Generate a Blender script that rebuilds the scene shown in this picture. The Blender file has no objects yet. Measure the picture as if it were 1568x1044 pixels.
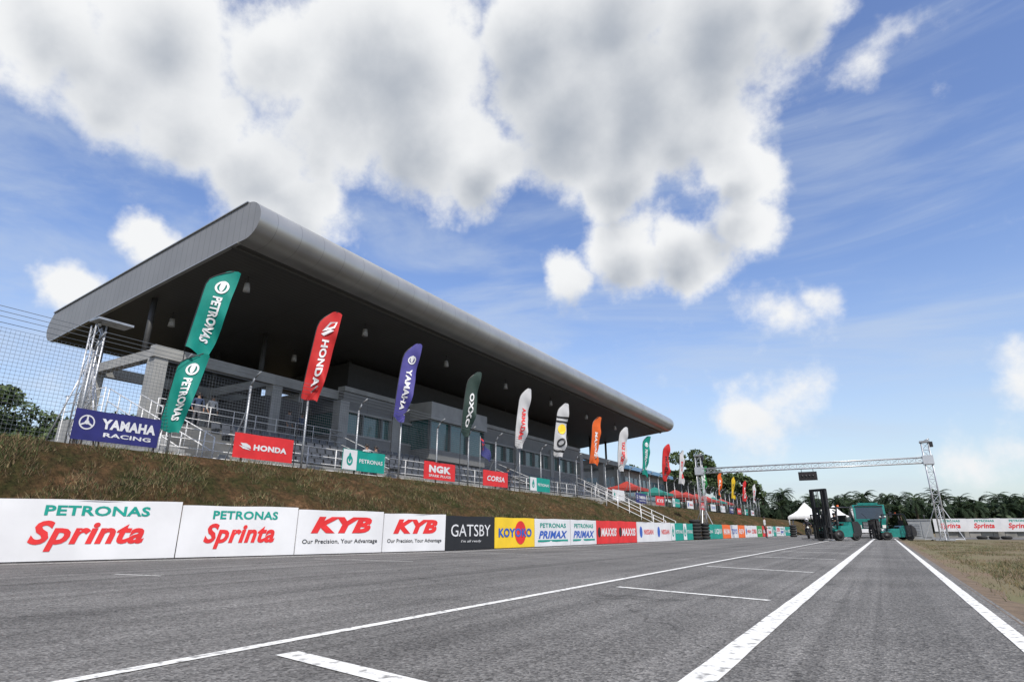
import bpy, math, random, bmesh
import numpy as np
from mathutils import Vector, Matrix, noise
random.seed(7); np.random.seed(7)
scene=bpy.context.scene
COL=scene.collection
V=Vector
# ------------------------------------------------------------------ materials
MATS={}
def mat(name,col,rough=.6,metal=0.,var=.15,scale=3.,bump=0.,bscale=40.,col2=None,spec=None,thr=(.35,.65),stretch=None,alpha=None):
    if name in MATS: return MATS[name]
    m=bpy.data.materials.new(name); m.use_nodes=True
    nt=m.node_tree; N=nt.nodes; L=nt.links
    b=N['Principled BSDF']
    b.inputs['Roughness'].default_value=rough; b.inputs['Metallic'].default_value=metal
    if spec is not None: b.inputs['Specular IOR Level'].default_value=spec
    tc=N.new('ShaderNodeTexCoord'); mp=N.new('ShaderNodeMapping'); L.new(tc.outputs['Object'],mp.inputs['Vector'])
    if stretch: mp.inputs['Scale'].default_value=stretch
    n=N.new('ShaderNodeTexNoise'); n.inputs['Scale'].default_value=scale; n.inputs['Detail'].default_value=5
    L.new(mp.outputs[0],n.inputs['Vector'])
    r=N.new('ShaderNodeMapRange'); r.inputs['From Min'].default_value=thr[0]; r.inputs['From Max'].default_value=thr[1]
    L.new(n.outputs['Fac'],r.inputs['Value'])
    mx=N.new('ShaderNodeMix'); mx.data_type='RGBA'
    c=tuple(col); c2=tuple(col2) if col2 else tuple(x*(1-var) for x in c)
    mx.inputs['A'].default_value=(*c,1); mx.inputs['B'].default_value=(*c2,1)
    L.new(r.outputs[0],mx.inputs['Factor']); L.new(mx.outputs['Result'],b.inputs['Base Color'])
    if bump:
        n2=N.new('ShaderNodeTexNoise'); n2.inputs['Scale'].default_value=bscale; n2.inputs['Detail'].default_value=4
        L.new(tc.outputs['Object'],n2.inputs['Vector'])
        bp=N.new('ShaderNodeBump'); bp.inputs['Strength'].default_value=bump; bp.inputs['Distance'].default_value=.02
        L.new(n2.outputs['Fac'],bp.inputs['Height']); L.new(bp.outputs[0],b.inputs['Normal'])
    MATS[name]=m; return m
def seam(m,axis,period,width,dark=.5,axis2=None,period2=1,width2=.02):
    """panel joints: thin darker grooves at a fixed pitch in object space"""
    nt=m.node_tree;N=nt.nodes;L=nt.links;b=N['Principled BSDF']
    src=b.inputs['Base Color'].links[0].from_socket
    tc=N.new('ShaderNodeTexCoord'); sp=N.new('ShaderNodeSeparateXYZ'); L.new(tc.outputs['Object'],sp.inputs[0])
    def one(ax,per,w):
        a=N.new('ShaderNodeMath');a.operation='DIVIDE';L.new(sp.outputs[ax],a.inputs[0]);a.inputs[1].default_value=per
        f=N.new('ShaderNodeMath');f.operation='FRACT';L.new(a.outputs[0],f.inputs[0])
        g=N.new('ShaderNodeMath');g.operation='LESS_THAN';L.new(f.outputs[0],g.inputs[0]);g.inputs[1].default_value=w/per
        return g.outputs[0]
    o=one(axis,period,width)
    if axis2 is not None:
        o2=one(axis2,period2,width2); mxx=N.new('ShaderNodeMath');mxx.operation='MAXIMUM';L.new(o,mxx.inputs[0]);L.new(o2,mxx.inputs[1]);o=mxx.outputs[0]
    mu=N.new('ShaderNodeMath');mu.operation='MULTIPLY';L.new(o,mu.inputs[0]);mu.inputs[1].default_value=1-dark
    mx=N.new('ShaderNodeMix');mx.data_type='RGBA';L.new(mu.outputs[0],mx.inputs['Factor']);L.new(src,mx.inputs['A']);mx.inputs['B'].default_value=(.01,.01,.01,1)
    L.new(mx.outputs['Result'],b.inputs['Base Color'])
    return m
# ------------------------------------------------------------------ mesh builder
class MB:
    def __init__(s): s.v=[];s.f=[];s.m=[];s.sm=[]
    def add(s,vs,fs,m=0,smooth=False):
        o=len(s.v); s.v+= [tuple(x) for x in vs]; s.f+=[tuple(i+o for i in f) for f in fs]; s.m+=[m]*len(fs); s.sm+=[smooth]*len(fs)
    def box(s,c,size,m=0,rz=0,bev=0):
        x,y,z=[a/2 for a in size]; R=Matrix.Rotation(rz,3,'Z'); c=V(c)
        vs=[c+R@V((sx*x,sy*y,sz*z)) for sz in(-1,1) for sy in(-1,1) for sx in(-1,1)]
        s.add(vs,[(0,2,3,1),(4,5,7,6),(0,1,5,4),(2,6,7,3),(0,4,6,2),(1,3,7,5)],m)
    def b2(s,a,b,m=0):
        s.box([(a[i]+b[i])/2 for i in range(3)],[abs(b[i]-a[i]) for i in range(3)],m)
    def tube(s,p,q,r,m=0,n=6,r2=None,cap=True):
        p=V(p);q=V(q);d=q-p
        if d.length<1e-6:return
        d.normalize(); u=d.orthogonal().normalized(); w=d.cross(u); r2=r if r2 is None else r2
        vs=[p+(u*math.cos(2*math.pi*i/n)+w*math.sin(2*math.pi*i/n))*r for i in range(n)]+[q+(u*math.cos(2*math.pi*i/n)+w*math.sin(2*math.pi*i/n))*r2 for i in range(n)]
        fs=[(i,(i+1)%n,n+(i+1)%n,n+i) for i in range(n)]
        if cap: fs+=[tuple(range(n))[::-1],tuple(range(n,2*n))]
        s.add(vs,fs,m,n>5)
    def path(s,pts,r,m=0,n=6):
        for a,b in zip(pts[:-1],pts[1:]): s.tube(a,b,r,m,n)
    def ext(s,prof,axis,a,b,m=0,mats=None,caps=True,smooth=False):
        def P(p,t):
            return (p[0],t,p[1]) if axis=='y' else (t,p[0],p[1])
        n=len(prof); vs=[P(p,a) for p in prof]+[P(p,b) for p in prof]
        for i in range(n):
            j=(i+1)%n; s.add([vs[i],vs[j],vs[n+j],vs[n+i]],[(0,1,2,3)],mats[i] if mats else m,smooth)
        if caps: s.add(vs,[tuple(range(n))],m); s.add(vs,[tuple(range(n,2*n))[::-1]],m)
    def ball(s,c,r,m=0,n=8,sc=(1,1,1)):
        vs=[];fs=[]
        for i in range(n+1):
            t=math.pi*i/n
            for j in range(2*n):
                p=math.pi*j/n; vs.append((c[0]+r*sc[0]*math.sin(t)*math.cos(p),c[1]+r*sc[1]*math.sin(t)*math.sin(p),c[2]+r*sc[2]*math.cos(t)))
        for i in range(n):
            for j in range(2*n): fs.append((i*2*n+j,(i+1)*2*n+j,(i+1)*2*n+(j+1)%(2*n),i*2*n+(j+1)%(2*n)))
        s.add(vs,fs,m,True)
    def torus(s,c,R,r,m=0,axis='z',n=18,k=8):
        vs=[];fs=[]
        for i in range(n):
            a=2*math.pi*i/n
            for j in range(k):
                b=2*math.pi*j/k; x=(R+r*math.cos(b))*math.cos(a); y=(R+r*math.cos(b))*math.sin(a); z=r*math.sin(b)
                if axis=='x': x,y,z=z,x,y
                if axis=='y': x,y,z=x,z,y
                vs.append((c[0]+x,c[1]+y,c[2]+z))
        for i in range(n):
            for j in range(k): fs.append((i*k+j,((i+1)%n)*k+j,((i+1)%n)*k+(j+1)%k,i*k+(j+1)%k))
        s.add(vs,fs,m,True)
    def build(s,name,mats,parent=None,loc=None,rz=0,sc=1):
        me=bpy.data.meshes.new(name); me.from_pydata(s.v,[],s.f)
        for m in mats: me.materials.append(m)
        me.polygons.foreach_set('material_index',s.m); me.polygons.foreach_set('use_smooth',s.sm); me.update()
        ob=bpy.data.objects.new(name,me); COL.objects.link(ob)
        if loc is not None: ob.location=loc
        ob.rotation_euler=(0,0,rz); ob.scale=(sc,)*3
        if parent: ob.parent=parent
        return ob
def npmesh(name,verts,faces_n,mat_list,k=3,parent=None,mi=None):
    me=bpy.data.meshes.new(name); nv=len(verts); nf=nv//k
    me.vertices.add(nv); me.vertices.foreach_set('co',verts.astype(np.float32).ravel())
    me.loops.add(nv); me.loops.foreach_set('vertex_index',np.arange(nv,dtype=np.int32))
    me.polygons.add(nf); me.polygons.foreach_set('loop_start',np.arange(0,nv,k,dtype=np.int32))
    for m in mat_list: me.materials.append(m)
    if mi is not None: me.polygons.foreach_set('material_index',mi.astype(np.int32))
    me.update(calc_edges=True); me.validate()
    ob=bpy.data.objects.new(name,me); COL.objects.link(ob)
    if parent: ob.parent=parent
    return ob
def empty(name,loc=(0,0,0)):
    e=bpy.data.objects.new(name,None); COL.objects.link(e); e.location=loc; return e
# ------------------------------------------------------------------ text
_tc={}
def text_geo(s,shear=0,bold=.0):
    k=(s,shear,bold)
    if k in _tc: return _tc[k]
    cu=bpy.data.curves.new('lettering','FONT'); cu.body=s; cu.shear=shear; cu.offset=bold; cu.resolution_u=3; cu.fill_mode='FRONT'; cu.space_character=1.0+bold*1.6
    ob=bpy.data.objects.new('t',cu); COL.objects.link(ob)
    dg=bpy.context.evaluated_depsgraph_get(); dg.update()
    me=bpy.data.meshes.new_from_object(ob.evaluated_get(dg))
    vs=np.array([v.co[:2] for v in me.vertices]); fs=[tuple(p.vertices) for p in me.polygons]
    bpy.data.objects.remove(ob); bpy.data.curves.remove(cu); bpy.data.meshes.remove(me)
    mn=vs.min(0); mxx=vs.max(0); vs=(vs-(mn+mxx)/2)/(mxx-mn)
    _tc[k]=(vs,fs); return _tc[k]
def put_text(mb,s,fn,cx,cy,w,h,mi,shear=0,bold=.02,rot=0):
    vs,fs=text_geo(s,shear,bold); out=[]
    for a,b in vs:
        a*=w;b*=h
        if rot==1: a,b=-b,a
        if rot==-1: a,b=b,-a
        out.append(fn(cx+a,cy+b))
    mb.add(out,fs,mi)
def put_disc(mb,fn,cx,cy,rx,ry,mi,inner=0,n=24):
    o=[fn(cx+rx*math.cos(2*math.pi*i/n),cy+ry*math.sin(2*math.pi*i/n)) for i in range(n)]
    if inner:
        q=[fn(cx+inner*rx*math.cos(2*math.pi*i/n),cy+inner*ry*math.sin(2*math.pi*i/n)) for i in range(n)]
        mb.add(o+q,[(i,(i+1)%n,n+(i+1)%n,n+i) for i in range(n)],mi)
    else: mb.add(o,[tuple(range(n))],mi)
def put_rect(mb,fn,x0,y0,x1,y1,mi): mb.add([fn(x0,y0),fn(x1,y0),fn(x1,y1),fn(x0,y1)],[(0,1,2,3)],mi)
P={
 'white':mat('white_print',(.66,.66,.67),.5,var=.10,scale=1.2),
 'red':mat('red_print',(.66,.025,.025),.5,var=.15),
 'teal':mat('teal_print',(.0,.28,.22),.5,var=.15),
 'navy':mat('navy_print',(.02,.02,.14),.5,var=.2),
 'blue':mat('blue_print',(.03,.10,.42),.5,var=.15),
 'black':mat('black_print',(.015,.015,.017),.5,var=.2),
 'yellow':mat('yellow_print',(.78,.52,.02),.5,var=.08),
 'orange':mat('orange_print',(.80,.14,.02),.5,var=.1),
 'purple':mat('purple_print',(.09,.08,.34),.5,var=.15),
 'green':mat('green_print',(.02,.25,.06),.5,var=.15),
 'dgreen':mat('dark_green_print',(.03,.06,.05),.5,var=.15),
 'grey':mat('grey_print',(.25,.25,.26),.5,var=.1)}
PK=list(P); PM=[P[k] for k in PK]; I={k:i for i,k in enumerate(PK)}
METAL=mat('galvanised_steel',(.42,.43,.44),.45,.6,var=.25,scale=6)
ALU=mat('aluminium_truss',(.58,.59,.61),.35,.5,var=.1)
WHITEP=mat('white_painted_steel',(.66,.66,.66),.4,var=.08)
DARK=mat('dark_steel',(.03,.03,.032),.5,.3)
RUB=mat('tyre_rubber',(.018,.018,.018),.85)
CONC=mat('concrete',(.26,.255,.24),.85,var=.35,scale=1.2,bump=.2)
def board_fn(p0,p1,zc,off=.008):
    p0=V((*p0,0));p1=V((*p1,0)); d=(p1-p0).normalized(); n=V((d.y,-d.x,0)); c=(p0+p1)/2
    return (lambda a,b: c+d*a+V((0,0,zc+b))+n*off), (p1-p0).length, d, n
def board(name,p0,p1,z0,z1,base,draw,thick=.04,z0b=None):
    fn0,L,d,n=board_fn(p0,p1,(z0+z1)/2,0); H=z1-z0; ph=random.uniform(0,6.28); am=.012 if L>2.2 else .006
    wob=lambda a,b: am*math.sin(2.6*a+ph)*(.4+.6*math.cos(2.2*b/H+ph))+am*.5*math.sin(6.1*a-1.5*b+ph)
    fn=lambda a,b: fn0(a,b)+n*(wob(a,b)+.009)
    fb=lambda a,b,o=0: fn0(a,b)+n*(wob(a,b)+o)
    mb=MB(); NX,NZ=20,4; LL=L-.024; tl=random.uniform(-.012,.012)
    vs=[fb(-LL/2+LL*i/NX,-H/2+H*j/NZ+((.006*math.sin(i/NX*10+ph)+tl*(i/NX-.5)*2) if j==NZ else 0)) for i in range(NX+1) for j in range(NZ+1)]
    mb.add(vs,[(i*(NZ+1)+j,(i+1)*(NZ+1)+j,(i+1)*(NZ+1)+j+1,i*(NZ+1)+j+1) for i in range(NX) for j in range(NZ)],I[base],True)
    e=.014
    q=[fb(a,b,-thick) for a,b in((-LL/2,-H/2),(LL/2,-H/2),(LL/2,H/2-e),(-LL/2,H/2-e))]; f=[fb(a,b,-.004) for a,b in((-LL/2,-H/2),(LL/2,-H/2),(LL/2,H/2-e),(-LL/2,H/2-e))]
    mb.add(q+f,[(3,2,1,0),(0,1,5,4),(1,2,6,5),(2,3,7,6),(3,0,4,7)],I[base])
    draw(mb,fn,L,H)
    return mb.build(name,PM)
# ------------------------------------------------------------------ barrier line
BP=[(-30,-18.2),(-8,-16.9),(0,-16.0),(5.25,-14.7),(10.7,-12.9),(15.4,-11.7),(22,-11.35),(36.5,-11.0),(78,-10.3),(130,-9.6),(400,-6)]
def bx(y):
    for (y0,x0),(y1,x1) in zip(BP[:-1],BP[1:]):
        if y<=y1: t=(y-y0)/(y1-y0); return x0+(x1-x0)*t
    return BP[-1][1]
def rz(x):
    return .05*min(1,max(0,(-x-4)/7))
FX=-17.8; TZ=2.8
# ------------------------------------------------------------------ ground & road
grass_m=mat('dry_grass_ground',(.12,.115,.045),.95,scale=.45,col2=(.16,.11,.065),bump=.8,bscale=25)
gm=MB(); gm.add([(-3000,-3000,-.03),(3000,-3000,-.03),(3000,3000,-.03),(-3000,3000,-.03)],[(0,1,2,3)]); gm.build('ground',[grass_m])
am=bpy.data.materials.new('asphalt'); am.use_nodes=True
nt=am.node_tree;N=nt.nodes;L=nt.links;b=N['Principled BSDF'];b.inputs['Roughness'].default_value=.85;b.inputs['Specular IOR Level'].default_value=.25
tc=N.new('ShaderNodeTexCoord')
def nz(scale,det=4,st=None,rough=.6,dist=0):
    n=N.new('ShaderNodeTexNoise');n.inputs['Scale'].default_value=scale;n.inputs['Detail'].default_value=det;n.inputs['Roughness'].default_value=rough;n.inputs['Distortion'].default_value=dist
    if st:
        mp=N.new('ShaderNodeMapping');mp.inputs['Scale'].default_value=st;L.new(tc.outputs['Object'],mp.inputs['Vector']);L.new(mp.outputs[0],n.inputs['Vector'])
    else: L.new(tc.outputs['Object'],n.inputs['Vector'])
    return n.outputs['Fac']
def mr(s,a,b_,c,d):
    r=N.new('ShaderNodeMapRange');r.inputs[1].default_value=a;r.inputs[2].default_value=b_;r.inputs[3].default_value=c;r.inputs[4].default_value=d;L.new(s,r.inputs[0]);return r.outputs[0]
def mul(a,b_):
    m=N.new('ShaderNodeMath');m.operation='MULTIPLY';L.new(a,m.inputs[0]);L.new(b_,m.inputs[1]);return m.outputs[0]
vor=N.new('ShaderNodeTexVoronoi');vor.inputs['Scale'].default_value=70;L.new(tc.outputs['Object'],vor.inputs['Vector'])
sepc=N.new('ShaderNodeSeparateColor');L.new(vor.outputs['Color'],sepc.inputs[0])
fac=mul(mul(mr(sepc.outputs[0],0,1,.5,1.5),mr(nz(.45,5),.35,.65,.80,1.14)),mul(mr(nz(1.0,5,(2.2,.02,1)),.38,.62,.76,1.12),mr(nz(26,4),.3,.7,.72,1.28)))
# tyre rubber streaks and crack sealing
fac=mul(fac,mr(nz(1,3,(5.5,.05,1),.5,.6),.58,.66,1,.80))
cv=N.new('ShaderNodeTexVoronoi');cv.feature='DISTANCE_TO_EDGE';cv.inputs['Scale'].default_value=.23
nn_=N.new('ShaderNodeTexNoise');nn_.inputs['Scale'].default_value=1.3;nn_.inputs['Detail'].default_value=6;L.new(tc.outputs['Object'],nn_.inputs['Vector'])
va=N.new('ShaderNodeVectorMath');va.operation='MULTIPLY_ADD';L.new(nn_.outputs['Color'],va.inputs[0]);va.inputs[1].default_value=(1.2,1.2,0);L.new(tc.outputs['Object'],va.inputs[2]);L.new(va.outputs[0],cv.inputs['Vector'])
fac=mul(fac,mr(cv.outputs['Distance'],.0,.006,.62,1))
cc=N.new('ShaderNodeCombineColor')
for i,k in enumerate((.153,.147,.138)):
    m=N.new('ShaderNodeMath');m.operation='MULTIPLY';L.new(fac,m.inputs[0]);m.inputs[1].default_value=k;L.new(m.outputs[0],cc.inputs[i])
L.new(cc.outputs[0],b.inputs['Base Color'])
bp=N.new('ShaderNodeBump');bp.inputs['Strength'].default_value=.8;bp.inputs['Distance'].default_value=.010;L.new(vor.outputs['Distance'],bp.inputs['Height']);L.new(bp.outputs[0],b.inputs['Normal'])
rd=MB(); ys=[-30,-20,-10,-4,0,2,4,5.25,8,10.7,13,15.4,18,22,26,30,36.5,45,55,65,78,95,130,200,320]
xs=[.78,-1,-4,-6,-8,-9.5]
for y0,y1 in zip(ys[:-1],ys[1:]):
    r0=[(x,y0,rz(x)) for x in xs]+[(bx(y0)-.3,y0,rz(bx(y0)))]
    r1=[(x,y1,rz(x)) for x in xs]+[(bx(y1)-.3,y1,rz(bx(y1)))]
    for i in range(len(r0)-1): rd.add([r0[i],r1[i],r1[i+1],r0[i+1]],[(0,1,2,3)],0,True)
rd.build('road',[am])
r2=MB(); r2.add([(.8,60,-.004),(120,58,-.004),(120,74,-.004),(.8,78,-.004)],[(0,1,2,3)]); r2.build('road',[am])
sh=MB(); y=-3; prev=None
while y<58:
    w_=.16+.30*abs(noise.noise(V((y*.6,2,0))))+.16*abs(noise.noise(V((y*3,5,0)))); cur=((.74,y,.001),(.78+w_,y,-.024))
    if prev: sh.add([prev[0],prev[1],cur[1],cur[0]],[(0,1,2,3)])
    prev=cur; y+=.25 if y<15 else 1
sh.build('dirt_shoulder',[mat('dirt',(.17,.12,.075),.95,var=.4,scale=5,bump=.6,bscale=50)])
lm=mat('road_paint',(.70,.69,.65),.7,scale=16,col2=(.22,.215,.20),thr=(.53,.68),bump=.3,bscale=90)
ln=MB()
def strip(pts,w):
    for (x0,y0),(x1,y1) in zip(pts[:-1],pts[1:]):
        L_=math.hypot(x1-x0,y1-y0); k=max(1,int(min(L_,40)/.5)); d=V((x1-x0,y1-y0,0)).normalized();n=V((d.y,-d.x,0))*w/2
        Ls=min(L_,40); st_=[Ls*i/k for i in range(k+1)]+([L_] if L_>40 else [])
        pr=None
        for s in st_:
            c=V((x0,y0,0))+d*s; c.z=rz(c.x)+.004; j=1+.07*noise.noise(V((s*2.3,w*50,x0)))
            cur=(c+n*j,c-n*(2-j))
            if pr: ln.add([pr[0],cur[0],cur[1],pr[1]],[(0,1,2,3)])
            pr=cur
strip([(-.83,-3),(-.83,250)],.15)
strip([(-3.27,-3),(-3.27,250)],.09)
strip([(.61,-3),(.61,60)],.10)
strip([(bx(y)+.75,y) for y in ys[:-2]],.09)
bars=[((-2.95,2.47),(-1.15,2.17),.14),((-2.88,7.25),(-1.07,6.63),.09),((-3.02,12.2),(-1.10,11.3),.09)]
y=16.9
while y<60: bars.append(((-3.0,y+.3),(-1.1,y-.3),.09)); y+=4.8
y=9.7
bars.append(((-8.9,2.4),(-7.3,2.6),.10)); bars.append(((-9.8,4.9),(-8.9,5.1),.05))
while y<60: bars.append(((-11.0,y),(-8.5,y+.4),.05)); y+=4.8
for a,c,w in bars: strip([a,c],w)
ln.build('road_markings',[lm])
# ------------------------------------------------------------------ embankment
bank_m=bpy.data.materials.new('embankment_grass'); bank_m.use_nodes=True
nt=bank_m.node_tree;N=nt.nodes;L=nt.links;b=N['Principled BSDF'];b.inputs['Roughness'].default_value=.95;b.inputs['Specular IOR Level'].default_value=.1
tc=N.new('ShaderNodeTexCoord')
def ramp(fac,stops):
    r=N.new('ShaderNodeValToRGB');e=r.color_ramp.elements
    e[0].position=stops[0][0];e[0].color=(*stops[0][1],1);e[1].position=stops[-1][0];e[1].color=(*stops[-1][1],1)
    for p,c in stops[1:-1]: q=e.new(p);q.color=(*c,1)
    L.new(fac,r.inputs[0]);return r.outputs[0]
c1=ramp(nz(.7,9,None,.75),[(.36,(.030,.040,.012)),(.45,(.06,.055,.022)),(.53,(.085,.058,.028)),(.61,(.13,.078,.04)),(.68,(.27,.155,.085))])
c2=ramp(nz(7,6,None,.7),[(.35,(.45,.45,.45)),(.65,(1.25,1.2,1.15))])
mm_=N.new('ShaderNodeMix');mm_.data_type='RGBA';mm_.blend_type='MULTIPLY';mm_.inputs['Factor'].default_value=1;L.new(c1,mm_.inputs['A']);L.new(c2,mm_.inputs['B']);L.new(mm_.outputs['Result'],b.inputs['Base Color'])
bp=N.new('ShaderNodeBump');bp.inputs['Strength'].default_value=1;bp.inputs['Distance'].default_value=.2;L.new(nz(5,8,None,.75),bp.inputs['Height']);L.new(bp.outputs[0],b.inputs['Normal'])
def bank_pt(y,t):
    x0=bx(y)-.32; x=x0+(FX+.1-x0)*t
    z=.04+(TZ-.04)*(math.sin(t*math.pi/2)*.35+t*.65)
    k=math.sin(math.pi*min(1,t))
    z+=(noise.fractal(V((x*1.1,y*.7,3)),1,2,3)*.28)*k+noise.fractal(V((x*3.5,y*3,9)),1,2,3)*.09*min(1,k*2+.15)
    return V((x,y,z))
bk=MB(); NY=1100;NT=30; y0,y1=-15,120
vs=[];fs=[]
for i in range(NY+1):
    y=y0+(y1-y0)*(i/NY)
    for j in range(NT+1): vs.append(bank_pt(y,j/NT))
    vs.append((FX-1.2,y,TZ)); vs.append((-300,y,TZ))
W=NT+3
for i in range(NY):
    for j in range(W-1): fs.append((i*W+j,i*W+j+1,(i+1)*W+j+1,(i+1)*W+j))
bk.add(vs,fs,0,True)
bk.add([(bx(120)-.3,120,.0),(bx(190)-.3,190,0),(FX,190,TZ),(FX,120,TZ),(-300,190,TZ),(-300,120,TZ)],[(0,1,2,3),(3,2,4,5)],0)
bk.build('grass_embankment',[bank_m])
def blades(name,pts,hmin,hmax,wd,mats,lean=.5,pr=None):
    n=len(pts); h=np.random.uniform(hmin,hmax,n)*np.random.uniform(.5,1,n); a=np.random.uniform(0,2*np.pi,n); w=wd*np.random.uniform(.6,1.4,n)
    dx=np.cos(a)*w;dy=np.sin(a)*w; lx=np.random.normal(0,lean,n)*h; ly=np.random.normal(0,lean,n)*h
    v=np.zeros((n,3,3)); v[:,0]=pts;v[:,1]=pts;v[:,2]=pts
    v[:,0,0]-=dx;v[:,0,1]-=dy;v[:,1,0]+=dx;v[:,1,1]+=dy; v[:,2,0]+=lx;v[:,2,1]+=ly;v[:,2,2]+=h
    v[:,:2,2]-=.01
    mi=np.random.choice(len(mats),n,p=pr)
    return npmesh(name,v.reshape(-1,3),None,mats,3,mi=mi)
gb=[mat('blade_straw',(.24,.18,.09),.9,var=.5,scale=1),mat('blade_green',(.065,.085,.025),.9,var=.4,scale=1),mat('blade_brown',(.12,.075,.04),.9,var=.4,scale=1)]
pts=[]
while len(pts)<85000:
    u=random.random(); y=1+72*u**1.5; t=random.random()
    p=bank_pt(y,t)
    if noise.noise(V((p.x*.8,p.y*.6,1)))+.7*noise.noise(V((p.x*3,p.y*3,1)))+random.uniform(-.2,.2)<.0: continue
    pts.append(p[:])
blades('embankment_tufts',np.array(pts),.06,.22,.009,gb,.5,(.25,.40,.35))
pts=[]
while len(pts)<95000:
    y=1.5+48*random.random()**1.7; x=.9+abs(random.gauss(0,1))*(1.2+y*.22)
    k=noise.noise(V((x*.7,y*.45,7)))+.5*noise.noise(V((x*3,y*2.5,7)))+random.uniform(-.3,.3)
    if k<-.10 or (x<1.3+.25*noise.noise(V((0,y,0))) and random.random()<.85): continue
    pts.append((x,y,-.03))
blades('verge_grass',np.array(pts),.04,.095,.004,gb,.7,(.42,.45,.13))
# ------------------------------------------------------------------ advertising boards on the track wall
def zb(y): return rz(bx(y))
def bh(y): return max(1.04,1.24-.018*(y-5)) if y<16 else 1.04
def d_sprinta(mb,fn,L,H):
    put_text(mb,'PETRONAS',fn,.03*L,H*.32,L*.56,H*.17,I['teal'],0,.03)
    put_text(mb,'Sprinta',fn,0,-H*.10,L*.60,H*.50,I['red'],.25,.035)
def d_kyb(mb,fn,L,H):
    put_text(mb,'KYB',fn,.0,H*.16,L*.70,H*.38,I['red'],.3,.06)
    put_text(mb,'Our Precision, Your Advantage',fn,0,-H*.23,L*.86,H*.13,I['black'],0,.012)
def d_gatsby(mb,fn,L,H):
    put_text(mb,'GATSBY',fn,0,H*.07,L*.8,H*.36,I['white'],0,.0); put_text(mb,"I'm all ready",fn,0,-H*.26,L*.4,H*.1,I['white'],.2,0)
def d_koyoko(mb,fn,L,H):
    put_disc(mb,fn,.12*L,0,H*.36,H*.40,I['red']); put_text(mb,'KOYOKO',lambda a,b_:fn(a,b_)+V((.006,0,0)),0,0,L*.82,H*.3,I['blue'],0,.04)
def d_primax(mb,fn,L,H):
    put_text(mb,'PETRONAS',fn,0,H*.26,L*.72,H*.17,I['teal'],0,.02); put_text(mb,'PRIMAX',fn,0,-H*.08,L*.8,H*.28,I['blue'],.3,.04); put_rect(mb,fn,-L*.42,-H*.34,L*.42,-H*.27,I['teal'])
def d_max(mb,fn,L,H):
    put_text(mb,'MAXXIS',fn,.06*L,0,L*.72,H*.36,I['white'],.2,.04); put_disc(mb,fn,-.38*L,0,H*.16,H*.22,I['black'])
def d_niss(mb,fn,L,H):
    put_disc(mb,fn,-.28*L,0,H*.2,H*.28,I['blue']); put_text(mb,'NISSAN',fn,.14*L,0,L*.5,H*.26,I['red'],0,.02)
def d_pet(mb,fn,L,H):
    put_rect(mb,fn,-L*.49,-H*.48,-L*.18,H*.48,I['white']); g=lambda a,b_:fn(a,b_)+V((.005,0,0))
    put_disc(mb,g,-.34*L,-.04*H,H*.2,H*.24,I['teal'],.55); put_disc(mb,g,-.34*L,.12*H,H*.08,H*.22,I['teal'])
    put_text(mb,'PETRONAS',fn,.16*L,0,L*.56,H*.2,I['white'],0,.02)
def d_txt(s,c,sh=.2,wf=.75,hf=.4):
    def f(mb,fn,L,H): put_text(mb,s,fn,0,0,L*wf,H*hf,I[c],sh,.03)
    return f
seq=[(2.3,'red',d_txt('MAXXIS','white')),(4.93,'white',d_sprinta),(8.12,'white',d_sprinta),(10.7,'white',d_kyb),(13.2,'white',d_kyb),(15.4,'black',d_gatsby),(18.0,'yellow',d_koyoko),(20.6,'white',d_primax),(23.5,'white',d_primax),(26.1,'red',d_max),(28.6,'red',d_max),(31.1,'white',d_niss),(33.9,'white',d_niss),(36.7,'teal',d_pet),(39.2,'teal',d_pet),(41.4,None,None)]
tail=[('teal',d_pet),('teal',d_txt('LIQUI','white')),('orange',d_txt('MAXIMA','white')),('white',d_txt('TOYO','blue')),('orange',d_txt('REV','white')),('white',d_niss),('white',d_txt('CORSA','red')),('green',d_txt('GO','white')),('red',d_max),('white',d_sprinta),('teal',d_pet),('white',d_kyb),('white',d_primax)]
y=44
for i in range(17): seq.append((y,)+tail[i%len(tail)]); y+=2.75
seq.append((y,None,None))
for (ya,base,dr),(yb,_,_) in zip(seq[:-1],seq[1:]):
    if base is None: continue
    board('advertising_board',(bx(ya),ya),(bx(yb),yb),zb(ya)+.02,zb(ya)+(bh(ya)+bh(yb))/2,base,dr)
wb=MB()
for i in range(0,90):
    y=-6+i*1.0
    wb.tube((bx(y)-.10,y,.02),(bx(y)-.10,y,1.0),.02,0,5)
wb.build('board_support_posts',[METAL])
def tyres(x,y,nx,ny,nzz):
    m=MB()
    for i in range(nx):
        for j in range(ny):
            for k in range(nzz): m.torus((x+i*.64+random.uniform(-.03,.03),y+j*.64,.17+k*.21+.03),.21,.105,0)
    m.build('tyre_stack',[RUB])
tyres(-11.0,42.1,1,2,6); tyres(-7.2,62,1,1,5); tyres(5.6,52.5,3,1,1); tyres(-10.6,43.4,1,1,5)
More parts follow.
